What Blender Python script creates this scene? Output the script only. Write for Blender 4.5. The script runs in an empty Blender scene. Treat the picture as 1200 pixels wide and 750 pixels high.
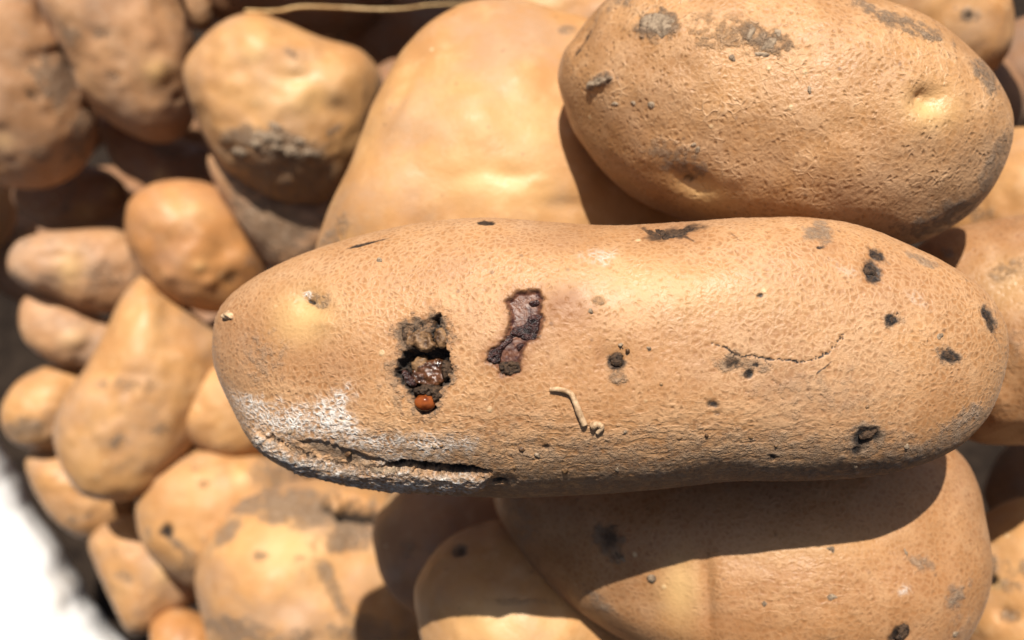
import bpy, math, random
import numpy as np
from mathutils import Vector, Matrix
from mathutils.bvhtree import BVHTree

random.seed(7)
scene = bpy.context.scene
COL = scene.collection

# ------------------------------------------------------------------ camera
F = 1082.0                      # focal length in photograph pixels (1200 wide)
PITCH = 50.0                    # degrees below the horizon
HGT = 0.60                      # camera height over the ground, metres
cam_d = bpy.data.cameras.new("camera")
cam = bpy.data.objects.new("camera", cam_d)
COL.objects.link(cam)
cam.location = (0, 0, HGT)
cam.rotation_euler = (math.radians(90 - PITCH), 0, 0)
cam_d.sensor_width = 36
cam_d.lens = 36 * F / 1200
cam_d.clip_start = 0.005
cam_d.clip_end = 50
cam_d.dof.use_dof = True
cam_d.dof.focus_distance = 0.162
cam_d.dof.aperture_fstop = 11.5
scene.camera = cam
RC = np.array(cam.rotation_euler.to_matrix())
CC = np.array([0, 0, HGT])

# ------------------------------------------------------------------ light
SUN_CAM = np.array([-0.05, 0.635, 0.772])          # direction to the sun, camera axes
SUN_CAM /= np.linalg.norm(SUN_CAM)
sw = RC @ SUN_CAM
el = math.asin(sw[2]); az = math.atan2(sw[0], sw[1])
world = bpy.data.worlds.new("World")
scene.world = world
world.use_nodes = True
wn = world.node_tree.nodes; wl = world.node_tree.links
sky = wn.new("ShaderNodeTexSky")
sky.sky_type = 'NISHITA'
sky.sun_disc = False
sky.sun_elevation = el
sky.sun_rotation = az
sky.dust_density = 4.0
bg = wn["Background"]
bg.inputs[1].default_value = 0.05
wl.new(sky.outputs[0], bg.inputs[0])
sun_d = bpy.data.lights.new("sun", 'SUN')
sun_d.energy = 5.0
sun_d.angle = math.radians(0.53)
sun_d.color = (1.0, 0.935, 0.83)
sun = bpy.data.objects.new("sun", sun_d)
COL.objects.link(sun)
sun.location = (0, 0, 3)
sun.rotation_euler = Vector(sw).to_track_quat('Z', 'Y').to_euler()
vs = scene.view_settings
vs.view_transform = 'Standard'
vs.look = 'None'
vs.exposure = 0.58
vs.gamma = 1.0
vs.use_curve_mapping = False
scene.cycles.use_denoising = True
scene.cycles.max_bounces = 8
scene.cycles.diffuse_bounces = 5

# ------------------------------------------------------------------ maths helpers
def ray(px, py):
    return np.stack([(np.asarray(px, float) - 600) / F, (375 - np.asarray(py, float)) / F,
                     -np.ones_like(np.asarray(px, float))], -1)

def cam2world(v):
    return v @ RC.T + CC

def at(px, py, d):
    return cam2world(ray(px, py) * np.asarray(d, float)[..., None] if np.ndim(d) else ray(px, py) * d)

def project(P):
    v = (P - CC) @ RC
    return 600 + F * v[:, 0] / -v[:, 2], 375 - F * v[:, 1] / -v[:, 2]

def _h(ix, iy, iz, seed):
    n = (ix * 374761393 + iy * 668265263 + iz * 2147483647 + seed * 1274126177) & 0xffffffff
    n = ((n ^ (n >> 13)) * 1274126177) & 0xffffffff
    n = (n ^ (n >> 16)) & 0xffff
    return n.astype(np.float64) / 32767.5 - 1.0

def noise(P, scale=1.0, seed=0, octaves=1, gain=0.5):
    """smooth value noise in [-1, 1]"""
    out = np.zeros(len(P)); a = 1.0; tot = 0
    for o in range(octaves):
        Q = P * scale * (2.03 ** o) + 37.17 * (o + 1)
        I = np.floor(Q).astype(np.int64); fr = Q - I
        w = fr * fr * fr * (fr * (fr * 6 - 15) + 10)
        r = 0
        for dx in (0, 1):
            for dy in (0, 1):
                for dz in (0, 1):
                    wt = (w[:, 0] if dx else 1 - w[:, 0]) * (w[:, 1] if dy else 1 - w[:, 1]) * (w[:, 2] if dz else 1 - w[:, 2])
                    r = r + wt * _h(I[:, 0] + dx, I[:, 1] + dy, I[:, 2] + dz, seed + o * 17)
        out += a * r; tot += a; a *= gain
    return out / tot

def sstep(a, b, x):
    t = np.clip((x - a) / (b - a), 0, 1)
    return t * t * (3 - 2 * t)

def catmull(pts, n=24, closed=True):
    p = np.array(pts, float); out = []
    m = len(p)
    for i in range(m if closed else m - 1):
        if closed:
            a, b, c, d = p[i - 1], p[i], p[(i + 1) % m], p[(i + 2) % m]
        else:
            a, b, c, d = p[max(i - 1, 0)], p[i], p[i + 1], p[min(i + 2, m - 1)]
        t = np.linspace(0, 1, n, endpoint=False)[:, None]
        out.append(0.5 * (2 * b + (c - a) * t + (2 * a - 5 * b + 4 * c - d) * t ** 2 + (3 * b - a - 3 * c + d) * t ** 3))
    if not closed:
        out.append(p[-1:])
    return np.concatenate(out)

def poly_sd(px, py, poly):
    """signed distance in pixels, negative inside"""
    poly = np.array(poly, float); m = len(poly)
    d2 = np.full(px.shape, 1e12); ins = np.zeros(px.shape, bool)
    for i in range(m):
        a = poly[i]; b = poly[(i + 1) % m]
        e = b - a; wx = px - a[0]; wy = py - a[1]
        t = np.clip((wx * e[0] + wy * e[1]) / (e @ e + 1e-9), 0, 1)
        d2 = np.minimum(d2, (wx - e[0] * t) ** 2 + (wy - e[1] * t) ** 2)
        cr = ((a[1] > py) != (b[1] > py)) & (px < (b[0] - a[0]) * (py - a[1]) / (b[1] - a[1] + 1e-12) + a[0])
        ins ^= cr
    d = np.sqrt(d2)
    return np.where(ins, -d, d)

def line_d(px, py, pts):
    """distance to a polyline and the position 0..1 along it"""
    pts = np.array(pts, float); m = len(pts) - 1
    best = np.full(px.shape, 1e9); pos = np.zeros(px.shape)
    for i in range(m):
        a, b = pts[i], pts[i + 1]
        e = b - a; wx = px - a[0]; wy = py - a[1]
        t = np.clip((wx * e[0] + wy * e[1]) / (e @ e + 1e-9), 0, 1)
        d = np.hypot(wx - e[0] * t, wy - e[1] * t)
        k = d < best
        best = np.where(k, d, best); pos = np.where(k, (i + t) / m, pos)
    return best, pos

# ------------------------------------------------------------------ materials
class NT:
    def __init__(self, name):
        self.m = bpy.data.materials.new(name); self.m.use_nodes = True
        self.t = self.m.node_tree; self.t.nodes.clear()
        self.out = self.t.nodes.new("ShaderNodeOutputMaterial")
        self.b = self.t.nodes.new("ShaderNodeBsdfPrincipled")
        self.t.links.new(self.b.outputs[0], self.out.inputs[0])
    def n(self, typ, **kw):
        x = self.t.nodes.new(typ)
        for k, v in kw.items():
            setattr(x, k, v)
        return x
    def set(self, sock, v):
        if hasattr(v, "links") or isinstance(v, bpy.types.NodeSocket):
            self.t.links.new(v, sock)
        else:
            sock.default_value = v
    def math(self, op, a, b=0.0, c=0.0, clamp=False):
        x = self.n("ShaderNodeMath", operation=op, use_clamp=clamp)
        self.set(x.inputs[0], a); self.set(x.inputs[1], b); self.set(x.inputs[2], c)
        return x.outputs[0]
    def mix(self, f, a, b, mode='MIX'):
        x = self.n("ShaderNodeMix", data_type='RGBA', blend_type=mode)
        self.set(x.inputs[0], f)
        self.set(x.inputs[6], a if not isinstance(a, tuple) else (*a, 1) if len(a) == 3 else a)
        self.set(x.inputs[7], b if not isinstance(b, tuple) else (*b, 1) if len(b) == 3 else b)
        return x.outputs[2]
    def rng(self, v, a, b, c=0.0, d=1.0):
        x = self.n("ShaderNodeMapRange", interpolation_type='SMOOTHSTEP')
        self.set(x.inputs[0], v)
        for i, q in enumerate((a, b, c, d)):
            self.set(x.inputs[i + 1], q)
        return x.outputs[0]
    def noise(self, co, scale, detail=3, rough=0.5, dist=0.0):
        x = self.n("ShaderNodeTexNoise")
        self.t.links.new(co, x.inputs["Vector"])
        x.inputs["Scale"].default_value = scale; x.inputs["Detail"].default_value = detail
        x.inputs["Roughness"].default_value = rough; x.inputs["Distortion"].default_value = dist
        return x
    def vor(self, co, scale, feature='F1', rnd=1.0):
        x = self.n("ShaderNodeTexVoronoi", feature=feature)
        self.t.links.new(co, x.inputs["Vector"])
        x.inputs["Scale"].default_value = scale; x.inputs["Randomness"].default_value = rnd
        return x
    def vmath(self, op, a, b):
        x = self.n("ShaderNodeVectorMath", operation=op)
        self.set(x.inputs[0], a)
        self.set(x.inputs[1], b)
        return x.outputs[0]

def skin_material(name, base=(0.53, 0.295, 0.125), dark=(0.36, 0.18, 0.07), light=(0.72, 0.49, 0.27),
                  dusty=(0.44, 0.31, 0.20), net=1.0, wide=0.25, cell=740.0, rough=0.5, dust=0.3, bump=1.0, pits=0.5):
    base, dark, light, dusty = (tuple(x * m_ for x, m_ in zip(q, (0.76, 0.70, 0.70))) for q in (base, dark, light, dusty))
    k = NT(name)
    tc = k.n("ShaderNodeTexCoord"); oi = k.n("ShaderNodeObjectInfo")
    cmb = k.n("ShaderNodeCombineXYZ")
    for i, f_ in enumerate((3.1, 5.7, 2.3)):
        k.t.links.new(k.math('MULTIPLY', oi.outputs["Random"], f_), cmb.inputs[i])
    co = k.vmath('ADD', tc.outputs["Object"], cmb.outputs[0])
    m1 = k.n("ShaderNodeAttribute", attribute_name="marks"); m2 = k.n("ShaderNodeAttribute", attribute_name="stains")
    s1 = k.n("ShaderNodeSeparateColor"); k.t.links.new(m1.outputs["Color"], s1.inputs[0])
    s2 = k.n("ShaderNodeSeparateColor"); k.t.links.new(m2.outputs["Color"], s2.inputs[0])
    dark_m, white_m, dirt_m, yel_m = s1.outputs[0], s1.outputs[1], s1.outputs[2], m1.outputs["Alpha"]
    red_m, wet_m, or_m, wr_m = s2.outputs[0], s2.outputs[1], s2.outputs[2], m2.outputs["Alpha"]
    big2 = k.noise(co, 24, 4, 0.6)
    big = k.noise(co, 60, 4, 0.6)
    mid = k.noise(co, 190, 4, 0.6)
    fine = k.noise(co, 1500, 3, 0.65)
    # colour
    c = k.mix(k.rng(big2.outputs["Fac"], 0.36, 0.64), tuple(0.5 * (x + y) for x, y in zip(dark, base)), base)
    c = k.mix(k.rng(big.outputs["Fac"], 0.36, 0.64, 0.6, 0.0), c, dark)
    c = k.mix(k.math('MULTIPLY', k.rng(mid.outputs["Fac"], 0.48, 0.72), 0.35), c, light)
    dn = k.noise(co, 38, 5, 0.65)
    c = k.mix(k.math('MULTIPLY', k.rng(dn.outputs["Fac"], 0.42, 0.70), dust), c, dusty)
    if net > 0.2:
        # coordinates bent by noise, so that the net of the skin is not a clean cell pattern
        w1 = k.noise(co, 300, 2)
        wv = k.n("ShaderNodeVectorMath", operation='SCALE'); wv.inputs["Scale"].default_value = 0.0022
        k.t.links.new(k.vmath('SUBTRACT', w1.outputs["Color"], (0.5, 0.5, 0.5)), wv.inputs[0])
        cw = k.vmath('ADD', co, wv.outputs[0])
        e1 = k.vor(cw, cell, 'DISTANCE_TO_EDGE')
        e2 = k.vor(cw, cell * 0.55, 'DISTANCE_TO_EDGE')
        f1 = k.vor(cw, cell, 'F1')
        l1 = k.rng(e1.outputs["Distance"], 0.0, 0.32, 1, 0)
        l2 = k.rng(e2.outputs["Distance"], 0.0, 0.11, 1, 0)
        brk = k.rng(mid.outputs["Fac"], 0.36, 0.60, 0.25, 1)
        line = k.math('MULTIPLY', l1, k.rng(fine.outputs["Fac"], 0.35, 0.6, 0.45, 1.0))
        line2 = k.math('MULTIPLY', k.math('MULTIPLY', l2, brk), k.rng(big.outputs["Fac"], 0.40, 0.62, 0.1, 1.0))
        lines = k.math('MAXIMUM', k.math('MULTIPLY', line, 0.7 * net), k.math('MULTIPLY', line2, wide))
        lines = k.math('MULTIPLY', lines, k.math('SUBTRACT', 1.0, k.math('MULTIPLY', yel_m, 0.8)))
        lines = k.math('MULTIPLY', lines, k.rng(big2.outputs["Fac"], 0.36, 0.58, 0.4, 1.0))
        pit = k.math('MULTIPLY', k.rng(f1.outputs["Distance"], 0.05, 0.42, 1, 0), k.rng(mid.outputs["Fac"], 0.35, 0.60, 0.15, 1.0))
        mp = k.n("ShaderNodeMapping"); k.t.links.new(cw, mp.inputs[0]); mp.inputs["Scale"].default_value = (0.2, 1, 1)
        wr = k.noise(mp.outputs[0], 900, 2, 0.6)
        wrk = k.math('MULTIPLY', k.rng(wr.outputs["Fac"], 0.40, 0.60), wr_m)
        c = k.mix(k.math('MULTIPLY', k.math('SUBTRACT', 1.0, l1), 0.12 * net), c, dark)
        c = k.mix(k.math('MULTIPLY', pit, pits * 0.6), c, tuple(x * 0.8 for x in dark))
        c = k.mix(lines, c, light)
        c = k.mix(k.math('MULTIPLY', wrk, 0.5), c, light)
        c = k.mix(k.math('MULTIPLY', k.rng(fine.outputs["Fac"], 0.48, 0.70), 0.5), c, tuple(x * 0.7 for x in dark))
    if net <= 0.2:
        c = k.mix(k.math('MULTIPLY', k.rng(k.noise(co, 650, 4, 0.7).outputs["Fac"], 0.48, 0.70), 0.35), c, dark)
    # pale lenticels and dark specks
    lt = k.vor(co, 150, 'F1'); lsel = k.n("ShaderNodeSeparateColor"); k.t.links.new(lt.outputs["Color"], lsel.inputs[0])
    len_m = k.math('MULTIPLY', k.rng(lt.outputs["Distance"], 0.04, 0.11, 1, 0), k.math('GREATER_THAN', lsel.outputs[0], 0.7))
    c = k.mix(k.math('MULTIPLY', len_m, 0.65), c, (0.60, 0.45, 0.26))
    sp = k.vor(co, 330, 'F1'); ssel = k.n("ShaderNodeSeparateColor"); k.t.links.new(sp.outputs["Color"], ssel.inputs[0])
    sp_m = k.math('MULTIPLY', k.rng(sp.outputs["Distance"], 0.05, 0.2, 1, 0), k.math('GREATER_THAN', ssel.outputs[1], 0.88))
    c = k.mix(k.math('MULTIPLY', sp_m, 0.6), c, (0.11, 0.06, 0.035))
    # marks of the potato itself; yellow also paints highlights, dark blackens holes
    c = k.mix(k.math('MULTIPLY', yel_m, 0.75), c, (0.60, 0.385, 0.165))
    c = k.mix(k.math('MULTIPLY', or_m, k.rng(mid.outputs["Fac"], 0.35, 0.62, 0.5, 0.85)), c, (0.20, 0.076, 0.026))
    db = k.noise(co, 520, 5, 0.72).outputs["Fac"]
    dbrk = k.rng(db, 0.32, 0.66)
    dd = k.rng(k.math('ADD', dirt_m, k.math('MULTIPLY', k.math('SUBTRACT', dbrk, 0.5), 0.55)), 0.0, 1.05)
    dd = k.math('MULTIPLY', dd, k.rng(dirt_m, 0.0, 0.4))
    c = k.mix(k.math('MULTIPLY', dd, 0.80), c, k.mix(dbrk, (0.10, 0.064, 0.040), (0.28, 0.20, 0.135)))
    if net > 0.2:
        wl_ = k.math('ADD', k.math('MULTIPLY', k.math('MULTIPLY', l1, brk), 0.75), k.math('MULTIPLY', k.rng(fine.outputs["Fac"], 0.44, 0.62), 0.55))
    else:
        wl_ = k.rng(mid.outputs["Fac"], 0.35, 0.65)
    wm = k.math('MULTIPLY', k.rng(white_m, 0.02, 0.9), k.math('ADD', wl_, k.rng(white_m, 0.6, 1.0, 0.0, 0.3)), clamp=True)
    c = k.mix(wm, c, (0.62, 0.585, 0.54))
    redc = k.mix(dbrk, (0.04, 0.012, 0.010), (0.155, 0.062, 0.032))
    c = k.mix(red_m, c, redc)
    c = k.mix(k.rng(k.math('ADD', dark_m, k.math('MULTIPLY', k.math('SUBTRACT', dbrk, 0.5), k.math('MULTIPLY', k.rng(dark_m, 0.0, 0.3), 0.4))), 0.05, 0.8), c, k.mix(k.rng(db, 0.5, 0.72), (0.012, 0.008, 0.006), (0.085, 0.045, 0.022)))
    k.t.links.new(c, k.b.inputs["Base Color"])
    # gloss
    r = k.rng(mid.outputs["Fac"], 0.3, 0.7, rough - 0.07, rough + 0.1)
    r = k.math('ADD', r, k.math('MULTIPLY', k.math('MAXIMUM', dd, white_m), 0.3), clamp=True)
    r = k.math('SUBTRACT', r, k.math('MULTIPLY', yel_m, 0.12))
    r = k.math('SUBTRACT', r, k.math('MULTIPLY', wet_m, 0.38), clamp=True)
    k.t.links.new(r, k.b.inputs["Roughness"])
    k.b.inputs["Specular IOR Level"].default_value = 0.36 if net > 0.2 else 0.27
    k.b.inputs["Sheen Weight"].default_value = 0.05
    k.b.inputs["Sheen Roughness"].default_value = 0.4
    k.b.inputs["Sheen Tint"].default_value = (1, 0.92, 0.84, 1)
    # relief, in metres
    h = k.math('MULTIPLY', fine.outputs["Fac"], 0.00005)
    h = k.math('ADD', h, k.math('MULTIPLY', mid.outputs["Fac"], 0.00022))
    if net > 0.2:
        h = k.math('ADD', h, k.math('MULTIPLY', lines, 0.00009))
        h = k.math('ADD', h, k.math('MULTIPLY', pit, -0.00009 * pits))
        h = k.math('ADD', h, k.math('MULTIPLY', wrk, 0.00010))
    h = k.math('ADD', h, k.math('MULTIPLY', len_m, 0.00008))
    h = k.math('ADD', h, k.math('MULTIPLY', dd, k.math('MULTIPLY', dbrk, 0.0003)))
    h = k.math('ADD', h, k.math('MULTIPLY', wm, 0.00012))
    bp = k.n("ShaderNodeBump"); bp.inputs["Strength"].default_value = 0.8 * bump; bp.inputs["Distance"].default_value = 1.0
    k.t.links.new(h, bp.inputs["Height"])
    k.t.links.new(bp.outputs[0], k.b.inputs["Normal"])
    return k.m

def crumb_material(name, a, b, scale=1200, rough=0.8, bump=0.0003, spec=0.3):
    k = NT(name)
    tc = k.n("ShaderNodeTexCoord")
    n1 = k.noise(tc.outputs["Object"], scale, 5, 0.7); n2 = k.noise(tc.outputs["Object"], scale * 0.25, 3, 0.6)
    c = k.mix(k.rng(k.math('ADD', n1.outputs["Fac"], k.math('MULTIPLY', n2.outputs["Fac"], 0.6)), 0.55, 1.0), a, b)
    k.t.links.new(c, k.b.inputs["Base Color"])
    k.b.inputs["Roughness"].default_value = rough
    k.b.inputs["Specular IOR Level"].default_value = spec
    bp = k.n("ShaderNodeBump"); bp.inputs["Strength"].default_value = 0.8; bp.inputs["Distance"].default_value = bump
    k.t.links.new(n1.outputs["Fac"], bp.inputs["Height"]); k.t.links.new(bp.outputs[0], k.b.inputs["Normal"])
    return k.m

M = {
    'russet': skin_material('russet_skin', base=(0.53, 0.29, 0.115), net=0.8, wide=0.35, cell=840, dust=0.45, pits=0.8, rough=0.52, bump=1.5),
    'netted': skin_material('netted_skin', base=(0.57, 0.32, 0.125), dark=(0.37, 0.19, 0.07), net=0.5, wide=0.85, cell=720, dust=0.45, pits=1.0, rough=0.47, bump=2.3),
    'under': skin_material('scaly_skin', base=(0.43, 0.22, 0.083), dark=(0.31, 0.145, 0.052), light=(0.58, 0.37, 0.185), net=0.55, wide=0.15, cell=700, dust=0.4, pits=0.6, rough=0.5, bump=1.5),
    'smooth': skin_material('smooth_skin', base=(0.61, 0.36, 0.14), dark=(0.47, 0.245, 0.09), light=(0.72, 0.49, 0.25), net=0.1, dust=0.65, rough=0.52, bump=1.7),
    'dusty': skin_material('dusty_skin', base=(0.56, 0.335, 0.16), dark=(0.43, 0.24, 0.115), light=(0.70, 0.50, 0.31), dusty=(0.45, 0.32, 0.21), net=0.1, dust=0.9, rough=0.55, bump=1.6),
    'orange': skin_material('orange_skin', base=(0.56, 0.29, 0.10), dark=(0.42, 0.20, 0.07), light=(0.66, 0.40, 0.17), dusty=(0.46, 0.29, 0.18), net=0.1, dust=0.65, rough=0.44, bump=1.2),
    'shade_grimy': skin_material('shade_grimy_skin', base=(0.40, 0.225, 0.11), dark=(0.25, 0.125, 0.06), light=(0.46, 0.31, 0.19), dusty=(0.30, 0.215, 0.15), net=0.1, dust=0.9, rough=0.62, bump=1.2),  # darker skin for potatoes in shade; part of that shade is this colour
    'scab': crumb_material('black_scab', (0.008, 0.005, 0.004), (0.085, 0.048, 0.026), 1800, 0.55, 0.0006),
    'crust': crumb_material('glossy_rot_crust', (0.005, 0.003, 0.004), (0.07, 0.025, 0.02), 1300, 0.26, 0.0008, 0.6),
    'flake': crumb_material('dry_rot_flake', (0.045, 0.02, 0.009), (0.27, 0.155, 0.075), 700, 0.45, 0.0004),
    'resin': crumb_material('brown_wet_rot', (0.012, 0.005, 0.003), (0.11, 0.042, 0.016), 500, 0.12, 0.0005, 0.7),
    'soil': crumb_material('dry_soil', (0.12, 0.08, 0.052), (0.36, 0.27, 0.185), 900, 0.9, 0.0008, 0.15),
    'straw': crumb_material('dry_straw', (0.40, 0.23, 0.09), (0.62, 0.42, 0.2), 500, 0.45, 0.0002),
    'rootlet': crumb_material('dry_root', (0.24, 0.14, 0.07), (0.58, 0.40, 0.24), 700, 0.65, 0.0002),
    'ground': crumb_material('shade_dark_soil', (0.009, 0.006, 0.0045), (0.025, 0.017, 0.012), 90, 0.95, 0.003, 0.1),  # soil colour blackened to stand for shade in the gaps
}
def droplet_material():
    k = NT('amber_droplet')
    k.b.inputs["Base Color"].default_value = (0.42, 0.10, 0.02, 1)
    k.b.inputs["Roughness"].default_value = 0.08
    k.b.inputs["Transmission Weight"].default_value = 0.35
    k.b.inputs["IOR"].default_value = 1.4
    tc = k.n("ShaderNodeTexCoord"); n1 = k.noise(tc.outputs["Object"], 500, 2)
    k.t.links.new(k.mix(k.rng(n1.outputs["Fac"], 0.35, 0.65), (0.10, 0.02, 0.006), (0.34, 0.085, 0.018)), k.b.inputs["Base Color"])
    return k.m
M['droplet'] = droplet_material()
def sack_material():
    k = NT('white_woven_plastic')
    tc = k.n("ShaderNodeTexCoord")
    uv = tc.outputs["UV"]
    n1 = k.noise(tc.outputs["Object"], 40, 4, 0.6)
    c = k.mix(k.rng(n1.outputs["Fac"], 0.45, 0.75), (0.80, 0.79, 0.78), (0.66, 0.62, 0.58))
    k.t.links.new(c, k.b.inputs["Base Color"])
    k.b.inputs["Roughness"].default_value = 0.4
    bp = k.n("ShaderNodeBump"); bp.inputs["Strength"].default_value = 0.4; bp.inputs["Distance"].default_value = 0.002
    k.t.links.new(k.noise(tc.outputs["Object"], 120, 4, 0.6).outputs["Fac"], bp.inputs["Height"]); k.t.links.new(bp.outputs[0], k.b.inputs["Normal"])
    k.b.inputs["Subsurface Weight"].default_value = 0.0
    return k.m
M['sack'] = sack_material()

# ------------------------------------------------------------------ mesh builders
def mesh_obj(name, V, faces, mat, parent=None, smooth=True):
    me = bpy.data.meshes.new(name)
    V = np.asarray(V, np.float32); faces = np.asarray(faces, np.int32)
    me.vertices.add(len(V)); me.vertices.foreach_set("co", V.ravel())
    k = faces.shape[1]
    me.loops.add(faces.size); me.loops.foreach_set("vertex_index", faces.ravel())
    me.polygons.add(len(faces)); me.polygons.foreach_set("loop_start", np.arange(0, faces.size, k, dtype=np.int32))
    me.polygons.foreach_set("loop_total", np.full(len(faces), k, np.int32))
    me.update(calc_edges=True)
    me.polygons.foreach_set("use_smooth", np.full(len(faces), smooth))
    me.materials.append(mat)
    o = bpy.data.objects.new(name, me)
    COL.objects.link(o)
    if parent:
        o.parent = parent
    return o

_box_cache = {}
def box_sphere(nx, ny, nz, hh=0.5):
    key = (nx, ny, nz, hh)
    if key in _box_cache:
        return _box_cache[key]
    an = math.atan(1 / hh)
    X = np.tan(np.linspace(-an, an, nx + 1)) * hh
    Y = np.tan(np.linspace(-an, an, ny + 1)) * hh
    Z = np.linspace(-hh, hh, nz + 1)
    quads = []
    def face(I, J, K, flip):
        key_ = (I * (ny + 1) + J) * (nz + 1) + K
        q = np.stack([key_[:-1, :-1], key_[1:, :-1], key_[1:, 1:], key_[:-1, 1:]], -1).reshape(-1, 4)
        quads.append(q[:, ::-1] if flip else q)
    i, j = np.meshgrid(np.arange(nx + 1), np.arange(ny + 1), indexing='ij')
    face(i, j, np.full_like(i, nz), False); face(i, j, np.zeros_like(i), True)
    i, k = np.meshgrid(np.arange(nx + 1), np.arange(nz + 1), indexing='ij')
    face(i, np.zeros_like(i), k, False); face(i, np.full_like(i, ny), k, True)
    j, k = np.meshgrid(np.arange(ny + 1), np.arange(nz + 1), indexing='ij')
    face(np.full_like(j, nx), j, k, False); face(np.zeros_like(j), j, k, True)
    Q = np.concatenate(quads)
    u, inv = np.unique(Q, return_inverse=True)
    Q = inv.reshape(-1, 4)
    K = u % (nz + 1); J = (u // (nz + 1)) % (ny + 1); I = u // ((nz + 1) * (ny + 1))
    N = np.stack([X[I], Y[J], Z[K]], -1)
    N /= np.linalg.norm(N, axis=1)[:, None]
    _box_cache[key] = (N, Q)
    return N, Q

def vnormals(V, Q):
    n = np.cross(V[Q[:, 2]] - V[Q[:, 0]], V[Q[:, 3]] - V[Q[:, 1]])
    out = np.zeros_like(V)
    for c in range(4):
        for a in range(3):
            out[:, a] += np.bincount(Q[:, c], n[:, a], minlength=len(V))
    return out / (np.linalg.norm(out, axis=1)[:, None] + 1e-12)

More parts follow.
